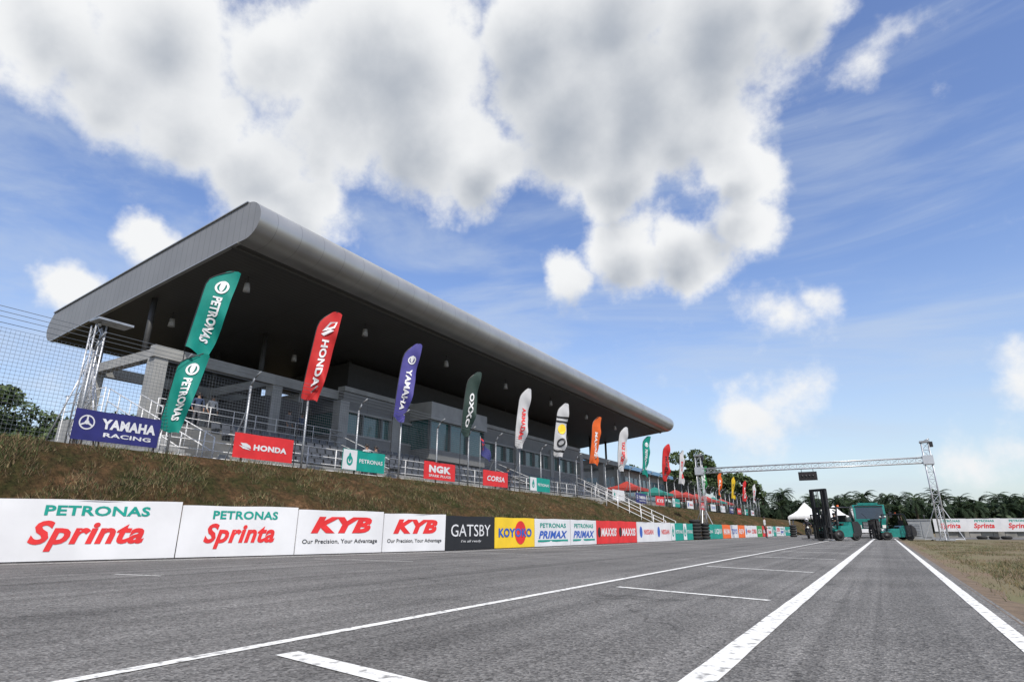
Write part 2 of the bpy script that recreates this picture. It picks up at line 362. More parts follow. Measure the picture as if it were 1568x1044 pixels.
# ------------------------------------------------------------------ fence
fm=MB(); posts=[]
y=9.75-2.45*9
while y<112:
    posts.append(y); y+=2.45 if y<14 else 2.62
for y in posts:
    fm.tube((FX,y,TZ-.3),(FX,y,5.35),.04,0,6); fm.path([(FX,y,5.35),(FX+.16,y,5.62),(FX+.45,y,5.8)],.032,0,6)
    if int(y)%3==0: fm.tube((FX,y,4.6),(FX-.9,y,TZ),.022,0,5)
ya,yb=posts[0],posts[-1]
for k in range(26): fm.tube((FX+.03,ya,TZ+.1+k*.1),(FX+.03,yb,TZ+.1+k*.1),.0045,1,4,cap=False)
for dx,z in ((.1,5.5),(.18,5.63),(.3,5.72),(.45,5.8)): fm.tube((FX+dx,ya,z),(FX+dx,yb,z),.008,1,4,cap=False)
y=ya
while y<yb:
    fm.tube((FX+.03,y,TZ+.05),(FX+.03,y,5.4),.003,1,4,cap=False); y+=.1 if y<45 else .2
fm.build('chain_link_fence',[METAL,mat('fence_wire',(.16,.17,.18),.5,.5)])
def fbanner(y0,y1,base,dr,x=FX+.10): board('fence_banner',(x,y0),(x,y1),2.92,3.73,base,dr,.02)
def d_yam(mb,fn,L,H):
    put_disc(mb,fn,-.36*L,.08*H,H*.24,H*.24,I['white'],.82,28); put_disc(mb,fn,-.36*L,.08*H,H*.07,H*.07,I['white'])
    for k in range(3):
        a=math.pi/2+k*2*math.pi/3; u=V((math.cos(a),math.sin(a),0)); w=V((-u.y,u.x,0))*H*.03
        e=[u*H*.05+w,u*H*.22+w*.8,u*H*.22-w*.8,u*H*.05-w]; mb.add([fn(-.36*L+q.x,.08*H+q.y) for q in e],[(0,1,2,3)],I['white'])
    put_text(mb,'YAMAHA',fn,.12*L,.1*H,L*.64,H*.34,I['white'],0,.05); put_text(mb,'RACING',fn,.12*L,-.26*H,L*.56,H*.14,I['white'],0,.03)
def d_honda(mb,fn,L,H):
    put_text(mb,'HONDA',fn,.1*L,-.02*H,L*.56,H*.24,I['white'],0,.05)
    mb.add([fn(-.4*L,.1*H),fn(-.36*L,-.02*H),fn(-.22*L,-.1*H),fn(-.24*L,.02*H),fn(-.3*L,.1*H)],[(0,1,2,3,4)],I['white'])
    mb.add([fn(-.42*L,.0*H),fn(-.35*L,-.12*H),fn(-.22*L,-.16*H),fn(-.3*L,-.06*H)],[(0,1,2,3)],I['white'])
def d_ngk(mb,fn,L,H):
    put_text(mb,'NGK',fn,0,.1*H,L*.7,H*.42,I['white'],0,.06); put_text(mb,'SPARK PLUGS',fn,0,-.28*H,L*.7,H*.14,I['white'],0,.02)
fbanner(7.15,9.4,'navy',d_yam); fbanner(11.8,14.15,'red',d_honda); fbanner(16.5,18.9,'teal',d_pet); fbanner(21.5,23.9,'red',d_ngk)
fbanner(26.4,28.9,'red',d_txt('CORSA','white',.2,.7,.34)); fbanner(31.4,34,'teal',d_pet)
more=[('white',d_pet),('navy',d_yam),('red',d_txt('KYB','white')),('teal',d_pet),('white',d_niss),('red',d_honda),('white',d_txt('TOYO','blue'))]
y=44.5
for i in range(12): fbanner(y,y+2.6,*more[i%7]); y+=5.3
# ------------------------------------------------------------------ feather flags
FC={}
def flagmat(k):
    if k not in FC:
        m=P[k].copy(); m.name=k+'_flag_cloth'; b=m.node_tree.nodes['Principled BSDF']
        b.inputs['Roughness'].default_value=.7
        nt=m.node_tree; tr=nt.nodes.new('ShaderNodeBsdfTranslucent'); mx=nt.nodes.new('ShaderNodeMixShader'); mx.inputs[0].default_value=.35
        nt.links.new(b.inputs['Base Color'].links[0].from_socket,tr.inputs[0]); out=nt.nodes['Material Output']
        nt.links.new(b.outputs[0],mx.inputs[1]);nt.links.new(tr.outputs[0],mx.inputs[2]);nt.links.new(mx.outputs[0],out.inputs[0]); FC[k]=m
    return FC[k]
def flag(y,base,words,tcol,zb_=5.4,H=3.5,W_=.84,x=FX,extra=None,pole0=TZ,ang=.95,curl=.0):
    mb=MB(); d=V((math.sin(ang-.35),math.cos(ang-.35),0)); nn=V((d.y,-d.x,0)); ph=random.uniform(0,6)
    amp=random.uniform(.09,.16)
    def left(s):
        q=s/H; return .11*s+ (max(0,(q-.74)/.26)**2.2)*W_*.42
    def right(s):
        q=s/H; w=W_*(.84+.16*min(1,q*3)); return .11*s+w+.02*max(0,q-.8)
    def surf(a,s,off=0):
        q=s/H; l=left(s); r=max(right(s),l+.02); t=a
        xx=l+(r-l)*t*(1-.16*(1-q)*t)
        rip=amp*math.sin(3.1*s+ph+2.0*t)*t+.08*math.sin(6.5*s+6*t+ph)*t*(1.15-q)+.13*math.sin(3.5*t+1.2*s+ph)*(1-q*.7)
        zz=zb_+s-.20*t*(1-q)+.05*math.sin(5*t+ph)*(1-q)
        if q>.85: zz-= (max(0,.55-t)**2*.5+max(0,t-.85)*.4)*(q-.85)/.15
        return V((x,y,0))+d*xx+nn*(rip+off)+V((0,0,zz))
    NS,NTT=34,12; vs=[surf(j/NTT,H*i/NS) for i in range(NS+1) for j in range(NTT+1)]
    fs=[(i*(NTT+1)+j,i*(NTT+1)+j+1,(i+1)*(NTT+1)+j+1,(i+1)*(NTT+1)+j) for i in range(NS) for j in range(NTT)]
    mb.add(vs,fs,0,True)
    fn=lambda a,b_: surf(min(1,max(0,.5+a/W_)),min(H,max(0,H/2+b_)),.03)
    if words: put_text(mb,words,fn,.02,-.10*H,H*.52,W_*.34,1,0,.04,rot=-1)
    if extra=='disc':
        put_disc(mb,fn,.05,.28*H,W_*.24,W_*.24,1,.68); put_disc(mb,fn,.05,.295*H,W_*.09,W_*.2,1)
    if extra=='bird':
        mb.add([fn(-.2,.25*H),fn(.25,.3*H),fn(.3,.38*H),fn(0,.36*H)],[(0,1,2,3)],1); mb.add([fn(-.22,.22*H),fn(-.1,.2*H),fn(.25,.27*H),fn(.1,.28*H)],[(0,1,2,3)],1)
    if extra=='band':
        for q in (-.42,.12,.2): 
            mb.add([surf(t/6,H*(.5+q+w),.02) for w in (0,.035) for t in range(7)],[(t,t+1,8+t,7+t) for t in range(6)],1)
        put_disc(mb,fn,.03,.0,W_*.36,W_*.36,3); put_disc(mb,lambda a,b_:fn(a,b_)+nn*.02,.03,-.25*H,W_*.3,W_*.3,1,.6)
    pole=[V((x,y,pole0)),V((x,y,zb_-.1))]+[surf(0,H*i/14) for i in range(15)]+[surf(.6,H)]
    mb.path(pole,.016,2,5)
    return mb.build('feather_flag',[flagmat(base),P[tcol],DARK,P['yellow']])
flag(9.75,'teal','PETRONAS','white',6.05,2.85,.92,extra='disc')
flag(9.35,'teal','PETRONAS','white',3.55,2.35,.78,x=FX+.03,extra='disc')
flag(14.3,'red','HONDA','white',extra='bird'); flag(19.3,'purple','YAMAHA','white',extra='disc',W_=.78); flag(24.4,'dgreen','OXXO','white',H=3.3,W_=.72)
flag(29.8,'white','ARMADAS','red',W_=.76); flag(34.8,'white','','black',W_=.92,extra='band')
flag(40.6,'orange','MAXXIS','white'); flag(46.2,'white','TAZ SPORT','red'); flag(52,'teal','PETRONAS','white',extra='disc'); flag(58,'red','HONDA','black'); flag(63.7,'white','KYB','red',W_=.7)
for i,(c,t) in enumerate([('green','white'),('orange','white'),('yellow','black'),('red','white'),('white','red')]):
    flag(73+i*8.3,c,'RACE',t,zb_=5.0,H=3.0,W_=.7)
# small ensign hanging behind the fence
m=MB(); vs=[(-19.2+.12*math.sin(j*1.1+i*.5),28.3+j*.16,5.75-i*.13-j*.10) for i in range(7) for j in range(7)]
for i in range(6):
    for j in range(6): m.add([vs[i*7+j],vs[i*7+j+1],vs[i*7+j+8],vs[i*7+j+7]],[(0,1,2,3)],1 if (i<3 and j<3 and (i+j)%2==0) else 0,True)
m.tube((-19.2,28.28,TZ),(-19.2,28.28,5.85),.02,2,6); m.build('hanging_flag',[P['navy'],P['red'],METAL])
# ------------------------------------------------------------------ grandstand
gs=empty('grandstand')
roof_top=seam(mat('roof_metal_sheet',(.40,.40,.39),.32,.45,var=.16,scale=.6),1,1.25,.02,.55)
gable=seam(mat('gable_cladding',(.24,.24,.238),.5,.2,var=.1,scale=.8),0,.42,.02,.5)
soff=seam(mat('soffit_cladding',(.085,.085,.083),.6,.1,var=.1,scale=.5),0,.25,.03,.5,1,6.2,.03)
Y0,Y1=12.9,70.5
prof=[(-37.0,11.95),(-20.7,13.75)]
for i in range(1,16):
    a=math.pi/2-math.pi*i/16; prof.append((-20.7+.95*math.cos(a),12.875+.875*math.sin(a)))
prof+=[(-20.7,12.0),(-21.1,12.0-.02),(-36.6,10.3)]
for i in range(1,6):
    a=-math.pi/2-math.pi*i/6*.9; prof.append((-36.7+.75*math.cos(a),11.1+.8*math.sin(a)))
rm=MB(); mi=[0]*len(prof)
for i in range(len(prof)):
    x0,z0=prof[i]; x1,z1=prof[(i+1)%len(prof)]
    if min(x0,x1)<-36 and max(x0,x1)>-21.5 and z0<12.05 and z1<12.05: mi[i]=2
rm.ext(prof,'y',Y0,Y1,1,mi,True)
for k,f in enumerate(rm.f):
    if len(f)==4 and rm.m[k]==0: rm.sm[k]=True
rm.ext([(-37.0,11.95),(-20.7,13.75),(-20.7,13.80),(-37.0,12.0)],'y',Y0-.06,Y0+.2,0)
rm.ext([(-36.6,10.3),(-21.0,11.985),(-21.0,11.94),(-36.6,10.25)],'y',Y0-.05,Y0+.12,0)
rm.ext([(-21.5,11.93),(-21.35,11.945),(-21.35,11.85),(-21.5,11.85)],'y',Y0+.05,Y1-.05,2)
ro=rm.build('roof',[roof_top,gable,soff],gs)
me=ro.data
bm=bmesh.new(); bm.from_mesh(me); bmesh.ops.remove_doubles(bm,verts=bm.verts,dist=.0005); bm.to_mesh(me); bm.free()
me.set_sharp_from_angle(angle=math.radians(35))
wallm=seam(mat('painted_wall',(.18,.18,.176),.7,var=.15,scale=.7),1,2.6,.02,.4)
wallm2=mat('light_concrete',(.33,.33,.32),.75,var=.25,scale=1)
glass=mat('window_glass',(.03,.11,.105),.06,.0,var=.3,scale=.5,spec=1.0)
frm=mat('window_frame',(.10,.11,.11),.5)
darkst=mat('dark_painted_steel',(.05,.05,.05),.6,.2)
def sof_z(x): return 10.3+(x+36.6)/15.6*1.685
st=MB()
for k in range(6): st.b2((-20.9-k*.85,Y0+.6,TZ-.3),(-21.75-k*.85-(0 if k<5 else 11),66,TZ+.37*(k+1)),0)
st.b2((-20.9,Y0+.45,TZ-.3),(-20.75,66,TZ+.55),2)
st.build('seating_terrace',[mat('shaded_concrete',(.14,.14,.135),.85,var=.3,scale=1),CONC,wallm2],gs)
dk=TZ+.37*6
seats=MB()
for k in range(5):
    z=TZ+.37*(k+1)
    y=15.5
    while y<62:
        if not (22.5<y<24 or 38<y<39.5 or 52<y<53.5):
            x=-21.45-k*.85
            seats.b2((x-.2,y,z+.3),(x+.2,y+.42,z+.34),0); seats.add([(x-.2,y,z+.34),(x-.2,y+.42,z+.34),(x-.26,y+.42,z+.6),(x-.26,y,z+.6)],[(0,1,2,3)],0)
            seats.tube((x,y+.2,z),(x,y+.2,z+.3),.025,1,4)
        y+=.52
seats.build('seats',[mat('seat_shell',(.07,.075,.085),.5),DARK],gs)
bd=MB()
bd.b2((-26,24,dk),(-34,57,6.05),0); bd.b2((-26.08,24,7.35),(-34,57,8.5),0)
bd.b2((-26.25,24.1,6.05),(-33.9,56.9,7.35),1)
y=24
while y<57.1:
    bd.b2((-26.0,y-.06,6.05),(-26.24,y+.06,7.35),2); y+=1.65
for y in (24.0,28.5,37.6,44,50.4,57): bd.b2((-25.9,y-.35,dk),(-26.5,y+.35,7.9),3)
bd.b2((-25.97,24,5.95),(-26.1,57,6.07),3); bd.b2((-25.97,24,7.33),(-26.12,57,7.43),3)
bd.b2((-24.3,30.0,dk),(-26.2,36.4,5.7),0); bd.b2((-24.2,29.9,7.6),(-26.2,36.5,8.75),3); bd.b2((-24.5,30.1,5.7),(-26.2,36.3,7.6),1)
for y in (30.05,32.2,34.3,36.35): bd.b2((-24.32,y-.06,5.7),(-24.5,y+.06,7.6),2)
bd.b2((-28,26,8.5),(-33.5,56,11.0),4)  # near-black block stands in for the shade in the open gap below the soffit
bd.b2((-33.8,Y0+4.9,dk),(-34.1,24,10.5),4)
for y in (18.2,21.3): bd.b2((-33.7,y,dk),(-33.82,y+1.6,dk+2.4),2)
bd.b2((-27,21.6,dk),(-33.7,21.9,8.0),3)
bd.b2((-26.6,19.2,dk),(-31,21.5,7.4),4)
bd.build('enclosed_rooms',[wallm,glass,frm,wallm2,mat('dark_wall_and_gap_shade',(.045,.045,.047),.8)],gs)
cl=MB()
for y in (13.6,19.8,26.2,32.6,39,45.4,51.8,58.2,64.6,69.4):
    cl.b2((-26.55,y-.3,dk-.01),(-27.15,y+.3,8.05),0)
    cl.b2((-32.2,y-.3,dk-.01),(-32.8,y+.3,8.05),0)
    cl.b2((-27.2,y-.2,8.05),(-32.3,y+.2,8.5),0)
    cl.tube((-28.2,y,8.0),(-28.2,y,sof_z(-28.2)+.1),.14,1,8); cl.tube((-32.5,y,8.0),(-32.5,y,sof_z(-32.5)+.1),.16,1,8)
cl.b2((-26.5,13.2,8.02),(-26.9,24,8.55),0); cl.b2((-26.4,57,8.02),(-26.9,69.8,8.55),0)
cl.b2((-26.0,24,8.52),(-26.6,57,8.80),0); cl.b2((-32.3,13.2,8.02),(-32.7,24,8.52),0)
cl.build('columns_and_beams',[wallm2,darkst],gs)
lt=MB()
for y in (15,22.5,30,37.5,45,52.5,60):
    for x in (-23.2,-29): lt.tube((x,y,sof_z(x)+.05),(x,y,sof_z(x)-.35),.02,0,5); lt.tube((x,y,sof_z(x)-.35),(x,y,sof_z(x)-.75),.12,1,12,.16)
lt.build('hanging_luminaires',[DARK,mat('luminaire_shell',(.4,.4,.4),.4)],gs)
rl=MB()
y=10.5
while y<64:
    rl.tube((-19.7,y,TZ),(-19.7,y,TZ+1.15),.025,0,6); y+=1.5
for z in (.25,.5,.8,1.15): rl.tube((-19.7,10.5,TZ+z),(-19.7,63.6,TZ+z),.018,0,6)
for y in (11.3,12.5):
    for z in (.5,1.0): rl.tube((-19.9,y,TZ+z),(-25.5,y,dk+z),.022,0,6)
    for k in range(7):
        t=k/6; rl.tube((-19.9-5.6*t,y,TZ+(dk-TZ)*t),(-19.9-5.6*t,y,TZ+(dk-TZ)*t+1.0),.022,0,6)
for z in (.35,.7,1.05): rl.path([(-25.6,11.2,dk+z),(-29,11.2,dk+z)],.02,0,6)
for k in range(4): rl.tube((-25.6-k*1.05,11.2,TZ),(-25.6-k*1.05,11.2,dk+1.05),.022,0,6)
for ys_ in (22.7,38.3,52.3):
    for z in (.5,.95): rl.tube((-20.9,ys_,TZ+.3+z),(-25.6,ys_,dk+z),.02,0,6)
y=13.4
while y<24: rl.tube((-25.8,y,dk),(-25.8,y,dk+1.05),.02,0,6); y+=1.2
for z in (.4,.75,1.05): rl.tube((-25.8,13.4,dk+z),(-25.8,24,dk+z),.018,0,6)
rl.build('railings',[WHITEP],gs)
sw=MB()
for k in range(13): sw.b2((-20.3-k*.42,11.35,TZ-.1),(-20.72-k*.42,12.45,TZ+.17*(k+1)),0)
sw.b2((-25.7,11.2,TZ),(-29,12.9,dk),0)
sw.build('side_stair',[wallm2],gs)
# ------------------------------------------------------------------ bank staircase
bs=MB(); n=15
for k in range(n):
    t0=k/n; xa=bx(41)-1.3+(FX-bx(41)+1.3)*t0; xb=bx(41)-1.3+(FX-bx(41)+1.3)*(k+1)/n
    bs.b2((xa,39.6,-.02+t0*.1),(xb,41.6,.12+TZ*(k+1)/n),0)
for y in (39.5,41.7):
    for z in (.55,1.05): bs.tube((bx(41)-1.2,y,.2+z),(FX,y,TZ+.1+z),.025,1,6)
    for k in range(8):
        t=k/7; xx=bx(41)-1.2+(FX-bx(41)+1.2)*t; bs.tube((xx,y,.1+TZ*t),(xx,y,.2+TZ*t+1.05),.025,1,6)
bs.build('concrete_staircase',[mat('stair_concrete',(.36,.35,.33),.85,var=.3,scale=1.2,bump=.2),WHITEP])
# ------------------------------------------------------------------ trusses
def truss(mb,p,q,w,step,r=.025,rr=.012,m=0,up=None):
    p=V(p);q=V(q);d=(q-p).normalized(); a=(d.cross(V((0,0,1))) if abs(d.z)<.9 else V((1,0,0))).normalized(); c=d.cross(a).normalized()
    offs=[(a*sx+c*sy)*w/2 for sx,sy in((-1,-1),(1,-1),(1,1),(-1,1))]
    for o in offs: mb.tube(p+o,q+o,r,m,6)
    L_=(q-p).length; k=max(1,int(L_/step))
    for i in range(k):
        a0=p+d*L_*i/k;a1=p+d*L_*(i+1)/k
        for j in range(4):
            o0,o1=offs[j],offs[(j+1)%4]
            mb.tube(a0+o0,a0+o1,rr,m,4,cap=False)
            if (i+j)%2: mb.tube(a0+o0,a1+o1,rr,m,4,cap=False)
            else: mb.tube(a0+o1,a1+o0,rr,m,4,cap=False)
g=MB(); GY=50.3
for x in (-12.3,3.35):
    z0=1.2 if x<0 else 0
    truss(g,(x,GY,z0*.3),(x,GY,6.5),.42,.5,.034,.018); g.box((x,GY,.06),(1.1,1.1,.1),1)
    for sx,sy in ((1,0),(-1,0),(0,1),(0,-1)): g.tube((x+sx*1.1,GY+sy*1.1,.05),(x+sx*.2,GY+sy*.2,2.2),.025,0,5); g.tube((x,GY,.1),(x+sx*1.1,GY+sy*1.1,.08),.025,0,5)
    g.box((x,GY,6.55),(.6,.6,.1),1); g.tube((x,GY,6.6),(x+.3,GY,6.75),.05,1,8); g.box((x+.35,GY-.1,6.35),(.2,.3,.35),2); g.box((x,GY,5.3),(.62,.62,.6),0)
truss(g,(-12.1,GY,5.3),(3.15,GY,5.3),.38,.5,.034,.018)
g.box((-4.3,GY-.05,4.55),(1.25,.25,.62),2); g.box((-4.3,GY-.185,4.55),(1.1,.02,.48),3)
for dx in (-.4,.4): g.tube((-4.3+dx,GY,4.8),(-4.3+dx,GY,5.15),.02,2,5)
for dx in (-.36,-.12,.12,.36): g.tube((-4.3+dx,GY-.2,4.55),(-4.3+dx,GY-.24,4.55),.085,2,12)
g.build('start_gantry',[ALU,METAL,DARK,mat('signal_lens',(.02,.012,.012),.2)])
t=MB(); tx,ty=-18.6,7.62
truss(t,(tx,ty,TZ),(tx,ty,6.3),.27,.4,.024,.011)
for sx,sy in ((1,.3),(-.5,1.2),(-1,-.6)): t.tube((tx+sx*.7,ty+sy*.7,TZ),(tx+sx*.12,ty+sy*.12,5.0),.022,0,6)
t.box((tx+.15,ty+.25,6.42),(.55,.95,.06),1); t.tube((tx,ty,6.3),(tx,ty,6.4),.05,0,8)
t.build('truss_tower',[ALU,METAL])
# ------------------------------------------------------------------ trees
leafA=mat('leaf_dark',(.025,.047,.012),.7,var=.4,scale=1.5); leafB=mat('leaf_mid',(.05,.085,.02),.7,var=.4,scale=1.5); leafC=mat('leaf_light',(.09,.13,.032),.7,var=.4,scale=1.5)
bark=mat('bark',(.10,.075,.05),.95,var=.4,scale=6,bump=.6)
def tree(x,y,z,h,r,name='broadleaf_tree',n=9000,seed=0,ls=.2):
    rs=random.Random(seed); mb=MB(); tips=[]
    tp=V((x+rs.uniform(-.3,.3),y,z+h*.45)); mb.tube((x,y,z-.1),tp,.032*h,0,9,.02*h)
    for i in range(11):
        a=rs.uniform(0,6.28); el=rs.uniform(.2,1.2); s=V((x,y,z+h*rs.uniform(.28,.46))); e=s+V((math.cos(a)*math.cos(el)*r*.8,math.sin(a)*math.cos(el)*r*.8,math.sin(el)*h*.42)); m_=(s+e)/2+V((0,0,-.05*h))
        mb.tube(s,m_,.012*h,0,6,.008*h); mb.tube(m_,e,.008*h,0,5,.003*h); tips+= [e,m_+(e-m_)*.4]
    ob=mb.build(name,[bark])
    cen=list(tips)
    for i in range(26):
        a=rs.uniform(0,6.28); q=rs.uniform(-.25,1)**1; rad=r*math.sqrt(max(0,1-(max(0,q))**2))*rs.uniform(.5,1.0)
        cen.append(V((x+math.cos(a)*rad,y+math.sin(a)*rad,z+h*.55+q*h*.42)))
    c=np.array([v[:] for v in cen]); k=np.random.randint(0,len(c),n); cr=r*.24*np.random.uniform(.6,1.3,len(c))
    dirs=np.random.normal(size=(n,3)); dirs/=np.linalg.norm(dirs,axis=1)[:,None]; p=c[k]+dirs*(cr[k]*np.random.uniform(.3,1,n)**.5)[:,None]*np.array([1.15,1.15,.75])
    a=np.random.normal(size=(n,3));a/=np.linalg.norm(a,axis=1)[:,None]; b_=np.cross(a,np.random.normal(size=(n,3)));b_/=np.linalg.norm(b_,axis=1)[:,None]
    s=ls*np.random.uniform(.6,1.4,n)[:,None]
    v=np.stack([p-a*s,p+b_*s*.55,p+a*s,p-b_*s*.55],1)
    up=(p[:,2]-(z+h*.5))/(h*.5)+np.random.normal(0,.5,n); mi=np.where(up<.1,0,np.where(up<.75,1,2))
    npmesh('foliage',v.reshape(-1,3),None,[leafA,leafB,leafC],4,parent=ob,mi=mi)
    return ob
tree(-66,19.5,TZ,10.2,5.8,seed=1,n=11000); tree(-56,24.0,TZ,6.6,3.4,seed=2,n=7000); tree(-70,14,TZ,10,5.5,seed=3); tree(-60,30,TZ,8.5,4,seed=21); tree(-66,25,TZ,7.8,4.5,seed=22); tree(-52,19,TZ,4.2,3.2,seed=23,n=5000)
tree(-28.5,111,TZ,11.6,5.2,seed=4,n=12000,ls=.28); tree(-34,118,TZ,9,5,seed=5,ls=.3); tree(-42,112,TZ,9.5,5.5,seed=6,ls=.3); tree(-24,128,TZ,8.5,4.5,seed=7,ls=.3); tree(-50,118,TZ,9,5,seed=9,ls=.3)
def palms():
    vv=[];mm=[];tr=MB(); rs=random.Random(5)
    for row in range(4):
        n=36
        for i in range(n):
            t=(i+rs.uniform(-.3,.3))/n
            x=-38+t*150+row*3; y=150+t*85+row*13; h=(6.6 if row<2 else 9.2)*rs.uniform(.8,1.15)*(1.0-.06*t); base=V((x,y,0)); top=base+V((0,0,h-.5))
            if row<3: tr.tube(base,top,.32,0,6,.25)
            for k in range(32):
                a=rs.uniform(0,6.28); el=rs.uniform(-.5,1.35); Lf=rs.uniform(3.0,4.5); d=V((math.cos(a),math.sin(a),0)); p=top.copy(); ang=el
                side=V((-d.y,d.x,0)); S=6
                for s in range(S):
                    dr=d*math.cos(ang)+V((0,0,math.sin(ang))); q=p+dr*Lf/S; w0=.66*math.sin(math.pi*(s+.15)/(S+.3)); w1=.66*math.sin(math.pi*(s+1.15)/(S+.3))
                    dn=V((0,0,-.5))
                    for sg in(1,-1):
                        for g_ in range(2):
                            f0=p.lerp(q,g_/2);f1=p.lerp(q,g_/2+.46); w=(w0+w1)/2*rs.uniform(.8,1.25)
                            e=f1+side*sg*w+dn*w+dr*.25
                            vv+= [f0[:],f1[:],e[:]]; mm.append(0 if ang<.1 else (1 if rs.random()<.85 else 2))
                    p=q; ang-=.32*rs.uniform(.7,1.3)
    ob=tr.build('oil_palm_trees',[bark])
    npmesh('fronds',np.array(vv),None,[mat('frond_dark',(.016,.03,.012),.8,var=.3,spec=.2),mat('frond_mid',(.028,.047,.016),.8,var=.3,spec=.2),mat('frond_light',(.05,.07,.028),.8,var=.3,spec=.2)],3,parent=ob,mi=np.array(mm))
palms()
def scrub(name,x0,y0,x1,y1,h,n,wd=6,z=0,s=.5):
    t=np.random.uniform(0,1,n); hh=h*(.75+.25*np.sin(t*57)*np.sin(t*23+1)); p=np.stack([x0+(x1-x0)*t+np.random.normal(0,wd/3,n),y0+(y1-y0)*t+np.random.normal(0,wd/3,n),z+hh*np.random.uniform(0,1,n)**.7],1)
    a=np.random.normal(size=(n,3));a/=np.linalg.norm(a,axis=1)[:,None]; b_=np.cross(a,np.random.normal(size=(n,3)));b_/=np.linalg.norm(b_,axis=1)[:,None]
    v=np.stack([p-a*s,p+b_*s*.6,p+a*s,p-b_*s*.6],1)
    npmesh(name,v.reshape(-1,3),None,[leafA,MATS['frond_dark']],4,mi=np.random.randint(0,2,n))
scrub('distant_scrub',-48,160,140,255,7.6,42000,12,0,.8)
scrub('distant_tree_line',-190,30,-60,200,9,16000,10,TZ)
# ------------------------------------------------------------------ distant building
db=empty('office_building'); m=MB()
bluew=mat('blue_cladding',(.14,.30,.48),.35,.2,var=.1)
m.b2((-30,80,TZ),(-50,98,8.8),0); 
m.b2((-29.9,80.1,5.0),(-30.0,97.9,7.8),1); m.b2((-30.1,79.9,5.0),(-49.9,80.0,7.8),1)
y=80
while y<98.1: m.b2((-29.82,y-.08,5),(-29.9,y+.08,7.8),0); y+=1.8
for i in range(11): m.b2((-30.1-i*1.85,79.85,5),(-30.26-i*1.85,79.9,7.8),0)
m.build('walls_and_windows',[wallm2,mat('blue_glass',(.05,.14,.2),.08,spec=1.0)],db)
m=MB(); pr=[(-28.6+ -23*i/10, 8.9+1.7*math.sin(math.pi*(i+.5)/11)) for i in range(11)]; m.ext(pr+[(p[0],p[1]-.5) for p in pr[::-1]],'y',78.5,99,0,smooth=False); m.build('curved_roof',[bluew],db)
# ------------------------------------------------------------------ tents
def tent(name,x,y,z,w,h,eave,top,side=None,skirt=.3):
    m=MB(); c=w/2
    for sx in(-1,1):
        for sy in(-1,1): m.tube((sx*c*.96,sy*c*.96,0),(sx*c*.96,sy*c*.96,eave),.035,1,6)
    rings=[]
    for k in range(6):
        t=k/5; s=c*(1-t)**1.0*(1-.25*math.sin(math.pi*t)); rings.append([(s,s),(-s,s),(-s,-s),(s,-s)]+[eave+(h-eave)*t])
    for r0,r1 in zip(rings[:-1],rings[1:]):
        for j in range(4):
            a=r0[j];b_=r0[(j+1)%4];c_=r1[(j+1)%4];d_=r1[j]; m.add([(a[0],a[1],r0[4]),(b_[0],b_[1],r0[4]),(c_[0],c_[1],r1[4]),(d_[0],d_[1],r1[4])],[(0,1,2,3)],0)
    for j in range(4):
        a=rings[0][j];b_=rings[0][(j+1)%4]; m.add([(a[0],a[1],eave),(b_[0],b_[1],eave),(b_[0],b_[1],eave-skirt),(a[0],a[1],eave-skirt)],[(0,1,2,3)],0)
    m.tube((0,0,h-.05),(0,0,h+.25),.03,1,5)
    return m.build(name,[top,METAL],loc=(x,y,z))
TW=mat('white_canvas',(.70,.70,.68),.7); TR=mat('red_canvas',(.45,.04,.025),.7); TG=mat('teal_canvas',(.01,.22,.18),.7)
tent('marquee_tent',-8.8,92,0,4,4.3,2.5,TW); tent('marquee_tent',-5.6,96,0,4,4.0,2.4,TW); tent('marquee_tent',-9.6,98,0,4,4.3,2.5,TW)
for x,y,c in ((-22.2,60,TR),(-22.5,70,TG),(-21.8,76,TR),(-21.8,81,TR),(-21.8,86,TR),(-21.8,91,TR),(-21.8,96,TG),(-21.8,101,TR)): tent('canopy_tent',x,y,TZ,3.4,2.75,2.0,c)
# ------------------------------------------------------------------ right hand boards
for i in range(14):
    x=4.6+i*2.9; yy=80+.35*i
    board('advertising_board',(x,yy),(x+2.9,yy),.55,1.85,'white' if i<3 else ('blue' if i not in(7,8) else 'white'),d_sprinta if i<3 else (d_txt('YAMAHA','white',0) if i not in (7,8) else d_primax))
m=MB()
for i in range(41): m.b2((4.6+i,80.1+.12*i,-.03),(5.55+i,80.5+.12*i,.55),0)
m.build('concrete_block_wall',[CONC])
